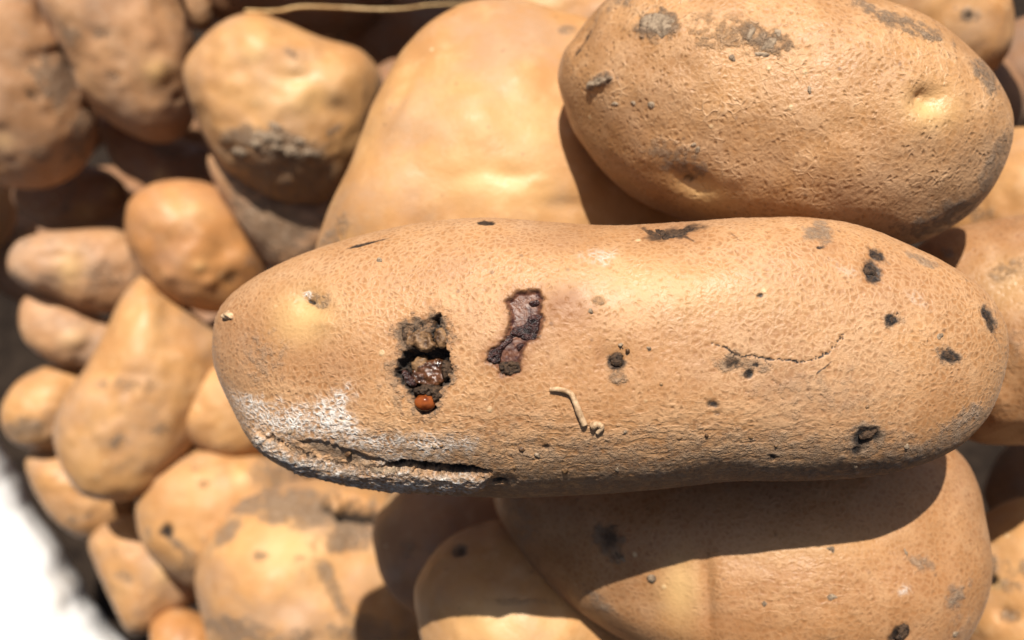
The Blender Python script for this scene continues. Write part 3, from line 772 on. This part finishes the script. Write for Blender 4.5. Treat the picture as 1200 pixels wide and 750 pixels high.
# ------------------------------------------------------------------ the other potatoes
P2 = [(657, 92), (668, 58), (690, 24), (725, -8), (790, -28), (870, -30), (950, -20), (1020, -4), (1080, 18), (1128, 52), (1165, 92), (1183, 135), (1178, 182), (1152, 232),
      (1110, 266), (1060, 286), (990, 288), (910, 280), (840, 268), (785, 250), (740, 228), (700, 192), (672, 145)]
F2 = [('pit', 1090, 116, 24, 20, -20, 2.3), ('yellow', 1092, 126, 34, 26, 0, 0, 0.9), ('pit', 1080, 110, 10, 5, -35, 0.8), ('stain', 1082, 108, 16, 6, -25, 0, 0.5),
      ('pit', 812, 214, 26, 14, 25, 1.4), ('yellow', 825, 226, 40, 22, 20, -0.2, 0.8), ('dark', 803, 212, 7, 5, 0, 0.2, 0.6),
      ('dirt', 770, 30, 26, 16, -10, -0.3, 0.9), ('dirt', 706, 95, 17, 8, -25, -0.4, 0.8), ('dirt', 892, 46, 34, 16, 15, 0, 0.75), ('dirt', 850, 40, 60, 26, 5, 0, 0.35),
      ('dirt', 1060, 28, 60, 10, 22, 0, 0.6), ('dirt', 1155, 90, 10, 26, -30, 0, 0.7), ('dirt', 1165, 190, 12, 40, 20, 0, 0.55), ('dirt', 800, 190, 50, 20, 20, 0, 0.4),
      ('pit', 685, 40, 6, 34, 28, 0.9), ('dark', 681, 50, 2.5, 22, 26, 0.3, 0.55), ('dirt', 1100, 255, 70, 16, -25, 0, 0.5), ('pit', 668, 62, 8, 16, 30, -0.8)]
p2 = potato('potato', 'fat oval potato with finely cracked skin and one deep pale eye', P2, 0.204, 0.029, 'netted', (300, 190, 40), F2, lump=0.04, seed=2, eyes=0, grime=0.08)
b2 = bvh_of(*p2[1:])
crust('soil_clump', p2, b2, [(748, 28), (762, 16), (782, 18), (792, 26), (784, 38), (776, 46), (768, 40), (756, 36)], 'soil', 0.8, 0.7, 1.6, 50, freq=0.2, label='grey flake of dried soil')
crust('soil_clump', p2, b2, [(688, 100), (696, 92), (708, 90), (720, 91), (712, 98), (700, 103), (692, 108)], 'soil', 1.1, 0.7, 1.4, 51, freq=0.25)
for i, (cx, cy, rx, ry) in enumerate([(763, 123, 5, 4), (742, 121, 4, 3), (858, 68, 5, 4), (880, 40, 8, 4), (902, 52, 10, 5), (893, 64, 9, 3), (912, 38, 6, 4), (948, 105, 5, 2), (817, 176, 4, 3), (720, 122, 6, 3), (812, 170, 3, 3)]):
    crust('soil_crumb', p2, b2, ell(cx, cy, rx, ry, i * 37, 8, i), 'soil', 0.45, 0.6, 1.4, 60 + i, freq=0.3)

P23 = [(583, 590), (592, 560), (640, 540), (740, 520), (860, 505), (980, 500), (1060, 508), (1118, 528), (1145, 568), (1158, 630), (1157, 690), (1135, 745), (1090, 790), (1000, 815),
       (900, 815), (810, 790), (745, 757), (690, 722), (640, 678), (605, 632)]
F23 = [('yellow', 796, 690, 26, 46, 0, 0.3, 0.9), ('stain', 828, 690, 8, 50, -4, 0.7, 0.35), ('pit', 828, 690, 12, 60, 0, 0.7), ('dirt', 712, 632, 16, 20, 0, 0, 1.0), ('dirt', 722, 652, 10, 8, 0, 0, 0.9), ('dark', 715, 628, 12, 15, 0, 0, 0.45),
       ('dirt', 700, 705, 26, 8, 35, 0, 0.6), ('dirt', 1078, 660, 18, 12, 0, 0, 0.5), ('dirt', 1120, 700, 12, 16, 0, 0, 0.7), ('dark', 1055, 744, 14, 8, -20, 0.4, 0.9), ('white', 1060, 690, 10, 8, 0, 0, 0.4),
       ('dirt', 610, 610, 16, 60, -12, 0, 0.35), ('yellow', 940, 640, 120, 24, -4, 0, 0.25), ('wrinkle', 930, 680, 130, 60, 0, 0, 0.7), ('pit', 760, 700, 60, 40, 0, 0.5), ('pit', 1000, 780, 80, 40, 0, 0.8)]
p23 = potato('potato', 'broad scaly potato lying under the long damaged one, half in its shadow', P23, 0.2135, 0.0275, 'under', (200, 130, 36), F23, lump=0.05, seed=3, eyes=0, grime=0.1)
b23 = bvh_of(*p23[1:])
for i, (cx, cy, rx, ry) in enumerate([(763, 678, 5, 4), (973, 643, 6, 4), (726, 652, 9, 3), (1062, 648, 5, 2), (975, 700, 4, 5), (1058, 742, 11, 6), (1120, 743, 5, 3), (1115, 705, 4, 2), (896, 708, 3, 3)]):
    crust('soil_crumb', p23, b23, ell(cx, cy, rx, ry, i * 23, 8, i), 'soil' if i != 5 else 'scab', 0.5, 0.6, 1.6, 80 + i, freq=0.3)

P3 = [(372, 320), (384, 268), (405, 215), (432, 160), (462, 105), (492, 62), (525, 34), (565, 18), (620, 20), (680, 36), (740, 70), (790, 130), (820, 210), (810, 300), (760, 360), (650, 395), (500, 395), (410, 370)]
F3 = [('pit', 602, 206, 30, 12, 12, 0.8), ('yellow', 580, 210, 80, 36, 8, 0, 0.9), ('pit', 545, 205, 26, 14, -20, 0.6), ('pit', 470, 110, 10, 60, 25, 0.9), ('pit', 660, 240, 40, 10, 0, 0.6), ('pit', 628, 212, 16, 8, 0, -0.5),  # yellow by the eye dents paints their highlight
      ('dirt', 390, 280, 12, 40, 25, 0, 0.45), ('pit', 520, 55, 60, 14, -20, 0.6), ('yellow', 560, 130, 90, 50, 0, 0, 0.35), ('dirt', 662, 34, 12, 6, 0, 0, 0.6)]
potato('potato', 'big smooth golden potato wedged between the fat oval one and the long damaged one', P3, 0.252, 0.032, 'smooth', (130, 130, 36), F3, lump=0.06, seed=4, eyes=0, grime=0.10, tilt=(-0.34, 0))

spec = [
 # label, outline, D, mat, feats, opts
 ('round shouldered potato with clods of grey soil on its shaded underside',
  [(217, 95), (228, 60), (255, 30), (295, 18), (335, 30), (380, 46), (422, 58), (447, 85), (450, 125), (436, 170), (412, 215), (370, 240), (320, 235), (272, 205), (238, 160)], 0.335, 'smooth',
  [('yellow', 300, 60, 16, 18, 0, -0.6, 0.7), ('pit', 345, 90, 22, 9, 0, 0.8), ('pit', 372, 92, 10, 6, 0, -0.5), ('yellow', 350, 105, 50, 34, 0, 0, 0.8), ('dirt', 342, 62, 9, 6, 40, 0.4, 0.7), ('dirt', 330, 170, 60, 20, 12, -0.5, 0.95), ('dirt', 290, 160, 30, 14, 0, -0.4, 0.8),  # yellow patches paint the highlights on its shoulder
   ('dirt', 392, 152, 12, 5, -35, 0, 0.8), ('dirt', 330, 215, 80, 40, 0, 0, 0.6)], dict(lump=0.06, seed=5, eyes=0, grime=0.05, res=(90, 80, 30))),
 ('soil caked potato tucked below the round shouldered one',
  [(244, 195), (258, 178), (300, 198), (350, 222), (400, 226), (424, 252), (408, 288), (375, 313), (340, 320), (305, 302), (273, 256)], 0.350, 'dusty', [('dirt', 310, 270, 60, 50, 0, 0, 0.9), ('pit', 345, 275, 20, 12, 0, 1.0)], dict(seed=6, grime=0.45, eyes=1, T=0.017)),
 ('large dusty potato with two dim dents, leaning over a crevice',
  [(42, -6), (60, 40), (82, 78), (96, 112), (128, 142), (170, 164), (205, 164), (226, 140), (230, 90), (226, 40), (212, -10), (180, -60), (120, -80), (60, -60)], 0.352, 'dusty',
  [('yellow', 185, 84, 18, 16, 0, -1.2, 0.9), ('dirt', 118, 40, 14, 10, 0, 0.9, 0.6), ('dirt', 132, 92, 14, 8, 0, 0.8, 0.45), ('dark', 208, 113, 7, 6, 0, 0.5, 0.6), ('stain', 215, 145, 22, 14, 0, 0, 0.6), ('pit', 60, 40, 20, 60, -30, 0.6)], dict(seed=7, eyes=0, grime=0.12)),  # yellow paints the highlight on the right side
 ('tall potato with an olive soil smear hanging over the shaded ones',
  [(-60, -30), (-20, -60), (30, -40), (58, 20), (86, 76), (106, 125), (113, 165), (92, 202), (55, 219), (5, 216), (-40, 190), (-70, 100)], 0.350, 'dusty',
  [('dirt', 68, 90, 30, 32, 30, 0, 0.85), ('dark', 40, 112, 12, 8, -30, 0.5, 0.5), ('pit', 60, 62, 24, 8, -20, 0.8), ('dirt', 48, 180, 16, 10, 0, 0, 0.5), ('yellow', 4, 165, 16, 12, 0, -0.5, 0.5), ('dirt', 95, 160, 16, 40, 20, 0, 0.6)], dict(seed=8, eyes=0, grime=0.1)),
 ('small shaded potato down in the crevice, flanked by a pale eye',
  [(115, 150), (122, 135), (150, 140), (200, 160), (250, 175), (268, 205), (250, 232), (205, 238), (165, 214), (135, 195)], 0.405, 'shade_grimy', [('yellow', 188, 204, 9, 8, 0, -0.6, 0.8), ('white', 225, 178, 20, 8, -20, 0, 0.3)], dict(seed=9, eyes=2, grime=0.3)),
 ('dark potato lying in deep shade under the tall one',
  [(14, 232), (30, 205), (75, 192), (120, 198), (146, 216), (148, 240), (125, 258), (85, 270), (45, 266)], 0.405, 'shade_grimy', [('yellow', 132, 224, 9, 9, 0, -0.5, 0.7)], dict(seed=10, eyes=1, grime=0.25)),
 ('shiny orange potato with a cluster of bumps and a green tinge at its foot',
  [(146, 262), (152, 236), (176, 217), (214, 211), (250, 220), (278, 246), (296, 280), (314, 314), (304, 345), (272, 366), (238, 366), (198, 350), (166, 320), (150, 290)], 0.349, 'orange',
  [('pit', 234, 312, 9, 8, 0, -1.3), ('yellow', 234, 312, 8, 7, 0, 0, 0.6), ('pit', 246, 330, 9, 7, 0, -1.1), ('pit', 198, 324, 8, 8, 0, -0.9), ('pit', 272, 326, 16, 10, -30, 1.6), ('pit', 262, 290, 24, 14, 30, 1.2), ('dark', 274, 326, 14, 8, -20, 0, 0.45), ('stain', 285, 330, 24, 24, 0, 0, 0.7), ('yellow', 215, 245, 30, 16, 0, 0, 0.6)],
  dict(seed=11, eyes=0, grime=0.03, lump=0.05)),
 ('pale stubby potato with a blunt pinkish end beside the shiny orange one',
  [(8, 314), (16, 288), (46, 274), (95, 269), (140, 270), (180, 290), (186, 330), (165, 358), (130, 366), (95, 362), (58, 346), (24, 334)], 0.370, 'dusty', [('yellow', 82, 314, 18, 24, 0, -0.3, 0.8), ('pit', 66, 300, 14, 10, 0, 1.0), ('dirt', 118, 325, 26, 26, 0, 0, 0.4), ('pit', 60, 332, 20, 12, 0, 0.8)], dict(seed=12, eyes=1, grime=0.06)),  # yellow paints the highlight near the left end
 ('dusty potato with a knobbly bright side under the pale stubby one',
  [(22, 372), (30, 348), (55, 342), (90, 356), (125, 374), (160, 392), (165, 415), (130, 432), (90, 430), (55, 420), (30, 400)], 0.376, 'dusty', [('pit', 88, 398, 18, 14, 0, -1.6), ('pit', 98, 412, 12, 10, 0, 1.0), ('yellow', 84, 396, 18, 14, 0, 0, 0.5)], dict(seed=13, eyes=0, grime=0.1)),
 ('bell shaped smooth potato with two faint grey spots, overhanging a dark gap',
  [(158, 330), (176, 324), (205, 348), (240, 378), (268, 406), (266, 445), (246, 490), (220, 530), (188, 568), (150, 584), (115, 583), (84, 568), (66, 530), (66, 492), (78, 462), (100, 430), (122, 390), (140, 352)], 0.347, 'smooth', [('dirt', 138, 518, 11, 9, 0, 0.3, 0.7), ('dirt', 188, 502, 16, 10, 0, 0.2, 0.6), ('pit', 160, 440, 60, 9, 5, 0.7), ('dirt', 150, 450, 46, 10, 5, 0, 0.4), ('pit', 110, 440, 20, 20, 0, 0.5), ('pit', 150, 555, 50, 8, 0, 0.4), ('yellow', 170, 385, 30, 40, 0, 0, 0.4)], dict(seed=15, eyes=0, grime=0.06, lump=0.05, res=(90, 80, 30))),
 ('small potato with a grey smudge resting above the sack rim',
  [(0, 492), (8, 462), (30, 440), (62, 428), (98, 430), (115, 455), (110, 495), (85, 520), (45, 527), (14, 518)], 0.380, 'smooth', [('dirt', 30, 500, 24, 12, -10, 0, 0.85), ('yellow', 50, 466, 20, 12, -30, 0, 0.6)], dict(seed=16, eyes=0, grime=0.05)),
 ('shiny potato tucked under the bell shaped one, next to the sack rim',
  [(30, 548), (40, 530), (75, 520), (120, 535), (160, 570), (158, 610), (130, 632), (98, 632), (66, 612), (42, 580)], 0.390, 'smooth', [('dirt', 110, 580, 30, 8, 10, 0.8, 0.3), ('wet', 72, 562, 24, 16, 0, -0.5, 0.5)], dict(seed=17, eyes=0, grime=0.08)),
 ('smooth potato peeking out past the tip of the long damaged one',
  [(204, 478), (212, 450), (232, 432), (262, 422), (310, 428), (345, 455), (345, 500), (310, 530), (260, 535), (222, 518), (207, 500)], 0.352, 'smooth', [('dirt', 250, 525, 40, 10, 0, 0, 0.3)], dict(seed=18, eyes=0, grime=0.03)),
 ('rounded potato with a black pinhole and a grey soil streak down its side',
  [(160, 604), (166, 568), (186, 542), (220, 526), (268, 520), (315, 528), (350, 552), (375, 600), (355, 655), (300, 690), (240, 690), (195, 670), (168, 640)], 0.354, 'smooth', [('dark', 193, 622, 9, 8, 0, 0.8, 0.8), ('dirt', 208, 638, 18, 6, 40, 0, 0.8), ('dirt', 225, 655, 22, 16, 40, 0, 0.5), ('dirt', 240, 567, 8, 5, 0, 0.7, 0.6), ('dirt', 228, 548, 6, 5, 0, 0.4, 0.5), ('yellow', 280, 558, 12, 14, 0, 0, 0.8), ('dirt', 325, 560, 34, 26, 0, 0, 0.6)], dict(seed=19, eyes=0, grime=0.04)),
 ('wide potato plastered with grey brown mud, a black hole near its top',
  [(231, 700), (234, 660), (248, 622), (275, 594), (315, 578), (365, 563), (420, 566), (470, 584), (508, 630), (524, 700), (510, 770), (450, 820), (370, 835), (300, 815), (252, 765)], 0.342, 'smooth',
  [('dirt', 350, 596, 90, 22, 8, -0.2, 1.0), ('dirt', 405, 618, 26, 34, 20, -0.2, 0.95), ('dirt', 265, 625, 30, 9, -50, 0, 0.8), ('dirt', 390, 690, 10, 60, -25, 0, 0.7), ('dirt', 430, 740, 46, 18, 0, 0, 0.6), ('dirt', 275, 738, 36, 18, 10, 0, 0.7), ('dark', 413, 597, 30, 12, 15, 9.0, 1.0),  # black colour in the hole stands for the shade of its depth
   ('dirt', 306, 652, 9, 7, 0, 0, 0.6), ('yellow', 330, 640, 46, 30, 0, 0, 0.7), ('dirt', 350, 655, 8, 6, 0, 0, 0.4), ('stain', 400, 680, 40, 60, 0, 0, 0.15)], dict(seed=20, eyes=0, grime=0.05, lump=0.055, res=(110, 100, 30))),
 ('lumpy potato with a bright knob wedged above the white sack rim',
  [(105, 645), (112, 622), (140, 606), (172, 604), (205, 622), (240, 660), (246, 690), (222, 712), (195, 722), (170, 742), (148, 738), (128, 700)], 0.372, 'smooth', [('pit', 190, 668, 24, 26, 0, -2.0), ('yellow', 192, 664, 14, 20, 0, 0, 0.6), ('dirt', 145, 675, 14, 8, 30, 0.5, 0.5), ('pit', 165, 690, 14, 20, -40, 1.0)], dict(seed=21, eyes=0, grime=0.08)),
 ('glossy reddish potato poking up at the sack edge below the lumpy one',
  [(175, 745), (185, 722), (210, 712), (245, 725), (270, 760), (265, 810), (225, 830), (190, 810)], 0.360, 'orange', [('wet', 215, 735, 20, 14, 0, 0, 0.6)], dict(seed=22, eyes=0, grime=0.02)),
 ('dark potato standing in for shade between the mud plastered one and the broad scaly one',
  [(440, 640), (446, 600), (470, 570), (520, 548), (590, 545), (640, 570), (650, 630), (620, 690), (560, 728), (500, 728), (458, 694)], 0.280, 'shade_grimy', [], dict(seed=23, eyes=1, grime=0.1)),  # outline follows a cast shadow's edge, dark skin deepens that shade
 ('small eyed potato half shaded by the broad scaly one beside it',
  [(489, 712), (494, 672), (516, 640), (550, 618), (590, 610), (640, 625), (690, 660), (730, 705), (745, 760), (720, 815), (650, 845), (570, 835), (510, 790)], 0.232, 'smooth', [('dirt', 540, 645, 10, 8, 0, 0.3, 0.9), ('dark', 540, 646, 6, 5, 0, 0.3, 0.5), ('yellow', 580, 725, 50, 34, 0, 0, 0.8), ('dirt', 600, 705, 60, 6, 0, 0, 0.3)], dict(seed=24, eyes=0, grime=0.03, res=(90, 80, 30))),
 ('bright yellowish potato behind the rounded tip of the long damaged one',
  [(1048, 370), (1062, 305), (1105, 272), (1160, 258), (1225, 252), (1300, 275), (1345, 350), (1330, 450), (1260, 512), (1190, 519), (1130, 510), (1075, 455)], 0.222, 'under', [('yellow', 1185, 330, 50, 40, 0, 0, 0.5), ('dirt', 1110, 296, 9, 6, 0, 0, 0.6), ('dirt', 1190, 400, 20, 30, 0, 0, 0.3), ('wet', 1180, 330, 40, 40, 0, 0, 0.3)], dict(seed=25, eyes=0, grime=0.03, res=(110, 100, 30))),
 ('tan potato with pitted eyes next to the broad scaly one',
  [(1105, 690), (1120, 640), (1152, 604), (1205, 582), (1275, 592), (1330, 660), (1325, 760), (1260, 830), (1170, 825), (1115, 760)], 0.256, 'smooth', [('dark', 1164, 680, 6, 6, 0, 0.8, 0.9), ('yellow', 1168, 684, 10, 8, 0, -0.4, 0.8), ('dirt', 1182, 722, 14, 9, 0, 0.8, 0.7), ('pit', 1180, 720, 30, 12, 20, 0.8), ('dirt', 1165, 660, 5, 12, 0, 0, 0.7)], dict(seed=26, eyes=0, grime=0.06, res=(90, 80, 30))),
 ('potato with one sunlit flank squeezed below the fat oval one',
  [(1092, 270), (1120, 220), (1160, 165), (1200, 148), (1260, 160), (1290, 220), (1270, 290), (1200, 320), (1130, 310)], 0.262, 'smooth', [('dirt', 1145, 250, 20, 10, 0, 0, 0.5)], dict(seed=27, eyes=0, grime=0.1)),
 ('potato with black specks rising behind the top of the fat oval one',
  [(960, 20), (985, -40), (1050, -80), (1130, -70), (1180, -20), (1185, 50), (1140, 100), (1050, 110), (980, 80)], 0.272, 'smooth', [('dirt', 1138, 18, 14, 10, 0, 0, 0.8), ('dark', 1136, 18, 5, 3, 0, 0.3, 0.8)], dict(seed=28, eyes=0, grime=0.08)),
 ('golden potato cresting behind the big smooth one',
  [(540, 40), (560, 5), (610, -25), (690, -40), (770, -20), (800, 40), (760, 100), (660, 120), (580, 90)], 0.29, 'smooth', [('yellow', 630, 5, 40, 12, 0, 0, 0.5)], dict(seed=29, eyes=0, grime=0.03)),
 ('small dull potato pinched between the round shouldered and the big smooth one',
  [(405, 110), (430, 82), (470, 68), (520, 80), (540, 130), (510, 180), (450, 190), (415, 160)], 0.385, 'shade_grimy', [('dirt', 450, 120, 20, 20, 0, 0, 0.5)], dict(seed=30, eyes=0, grime=0.2)),
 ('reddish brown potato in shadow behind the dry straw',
  [(225, -20), (250, -70), (330, -100), (420, -80), (460, -20), (430, 30), (350, 45), (260, 25)], 0.40, 'shade_grimy', [], dict(seed=31, eyes=1, grime=0.1)),
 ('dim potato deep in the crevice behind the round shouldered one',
  [(400, 20), (440, -20), (520, -30), (580, 0), (590, 60), (540, 110), (460, 110), (410, 70)], 0.440, 'shade_grimy', [], dict(seed=32, eyes=1, grime=0.2)),
 ('sliver of a potato at the crevice mouth beside the dusty leaning one',
  [(212, 10), (222, -25), (245, -30), (256, 0), (250, 28), (232, 36)], 0.39, 'dusty', [], dict(seed=33, eyes=0, grime=0.1)),
 ('pinkish potato end showing left of the dark shaded one',
  [(-70, 245), (-40, 215), (-5, 210), (16, 228), (18, 262), (-5, 290), (-50, 290)], 0.42, 'smooth', [], dict(seed=34, eyes=0, grime=0.05)),
]
for i, (lab, outl, D, mat, fe, op) in enumerate(spec):
    op = dict(op)
    op['lump'] = op.get('lump', 0.05) * 1.45
    op['grime'] = op.get('grime', 0.1) * 0.8 + 0.13
    r_ = potato('potato', lab, outl, D, op.pop('T', None), mat, feats=fe, **op)
    if i == 0:
        p4 = r_
b4 = bvh_of(*p4[1:])
for i, (cx, cy, rx, ry) in enumerate([(312, 160, 20, 7), (342, 178, 14, 9), (300, 168, 12, 7), (282, 178, 9, 7), (325, 172, 9, 6), (365, 180, 12, 6), (322, 148, 10, 5), (352, 166, 8, 5)]):
    crust('soil_clod', p4, b4, ell(cx, cy, rx, ry, 12, 9, i), 'soil', 1.6, 0.6, 2.2, 100 + i, freq=0.15)

# potatoes further down, seen only through the gaps, and neighbours past the picture's edge, some added to cast shade
DEEP = [(1230, 560, 80, 60, .33), (1215, 95, 75, 80, .335), (150, 255, 85, 55, .455), (60, 300, 80, 60, .46),
        (265, 395, 70, 55, .43), (165, 600, 70, 55, .435), (560, 660, 130, 80, .36), (300, 470, 90, 70, .44), (420, 500, 110, 80, .40), (640, 420, 150, 110, .33),
        (900, 430, 150, 110, .31), (1080, 420, 100, 90, .31), (820, 180, 120, 100, .32), (1100, 130, 100, 90, .33), (230, 150, 80, 70, .45), (60, 120, 90, 80, .47), (160, 480, 80, 70, .45), (330, 30, 90, 60, .47)]
for i, (cx, cy, rx, ry, D) in enumerate(DEEP):
    potato('potato', 'dim potato deep in the heap, glimpsed through a dark gap', ell(cx, cy, rx, ry, i * 29 % 60 - 30, 9, i, 0.07), D, None, 'shade_grimy', seed=200 + i, eyes=2, grime=0.15,
           res=(36, 30, 16), group="potatoes deep in the heap")
OUTER = [(330, -150, 170, 95, .33), (620, -140, 150, 90, .27), (900, -150, 160, 90, .24), (1210, -90, 120, 90, .26), (80, -170, 120, 80, .36), (1330, 180, 90, 100, .24), (1400, 600, 110, 120, .25), (1150, 900, 190, 100, .25),
         (850, 930, 170, 100, .25), (600, 930, 150, 90, .27), (380, 920, 130, 80, .33), (-150, 120, 90, 110, .37), (-150, 340, 90, 80, .41), (1415, 390, 105, 125, .232), (1480, 150, 130, 110, .23), (1620, 290, 110, 110, .26), (1350, -20, 120, 100, .235), (1560, -90, 130, 110, .25),
         (360, -460, 240, 190, .30), (650, -420, 190, 150, .28), (90, -420, 170, 150, .33), (960, -380, 190, 130, .25)]  # far upper row, out of view, added to shade the top crevice
for i, (cx, cy, rx, ry, D) in enumerate(OUTER):
    potato('potato', 'smooth tan potato at the outer side of the heap', ell(cx, cy, rx, ry, i * 29 % 60 - 30, 9, i + 40, 0.07), D, None, 'smooth', seed=300 + i, eyes=2, grime=0.1,
           res=(40, 34, 18), group="potatoes at the outer side of the heap")

# straw
tube('dry_straw', [at(x, y, d) for x, y, d in ((288, 13, .330), (325, 13, .326), (352, 8, .324), (400, 9, .322), (440, 11, .322), (475, 10, .324), (505, 6, .328), (560, 4, .336))],
     (0.0006, 0.0004), 'straw', 'thin dry straw stalk lying across the dark crevice', 'straw', jit=0.08, seed=8)

# ------------------------------------------------------------------ the sack rim
def sack():
    nu, nv = 160, 70
    U, Vv = np.meshgrid(np.linspace(0, 1, nu + 1), np.linspace(0, 1, nv + 1), indexing='ij')
    u, v = U.ravel(), Vv.ravel()
    rim = catmull([(-60, 425), (-20, 480), (12, 535), (46, 595), (82, 650), (116, 705), (150, 760), (200, 830)], 20, closed=False)
    rx = np.interp(u, np.linspace(0, 1, len(rim)), rim[:, 0]); ry = np.interp(u, np.linspace(0, 1, len(rim)), rim[:, 1])
    # across the rim: from inside the sack over the folded edge and down the outside
    prof = catmull([(10, 0.50), (3, 0.455), (2, 0.432), (10, 0.419), (26, 0.409), (56, 0.402), (120, 0.402), (220, 0.416), (340, 0.435)], 12, closed=False)
    tv = np.linspace(0, 1, len(prof))
    off = np.interp(v, tv, prof[:, 0]); dep = np.interp(v, tv, prof[:, 1])
    nrm = np.array([-0.83, 0.55])
    q3 = np.stack([rx + nrm[0] * off, ry + nrm[1] * off, 0 * off], -1)
    rot = np.array([[0.80, 0.36, 0.48], [-0.60, 0.48, 0.64], [0.0, -0.80, 0.60]])
    q3 = q3 @ rot.T
    am = sstep(0.05, 0.35, v)
    dep = dep + am * (0.009 * noise(q3, 1 / 95, 5, 1) + 0.0012 * noise(q3, 1 / 40, 8, 1))
    off = off + 9 * noise(np.stack([u * 9, u * 0, u * 0], -1), 1.0, 9, 2)
    px, py = rx + nrm[0] * off, ry + nrm[1] * off
    W = at(px, py, dep)
    base = W.mean(0)
    idx = np.arange((nu + 1) * (nv + 1)).reshape(nu + 1, nv + 1)
    q = np.stack([idx[:-1, :-1], idx[1:, :-1], idx[1:, 1:], idx[:-1, 1:]], -1).reshape(-1, 4)
    o = mesh_obj('sack', W - base, q, M['sack'])
    o.location = base
    uvl = o.data.uv_layers.new(name="UVMap")
    uvl.data.foreach_set("uv", np.stack([u[q.ravel()], v[q.ravel()]], -1).astype(np.float32).ravel())
    md = o.modifiers.new("thickness", 'SOLIDIFY'); md.thickness = 0.0008; md.offset = 0
    o["label"] = "white woven plastic sack with its rim folded down beside the potatoes"
    o["category"] = "sack"
    return o
sack()
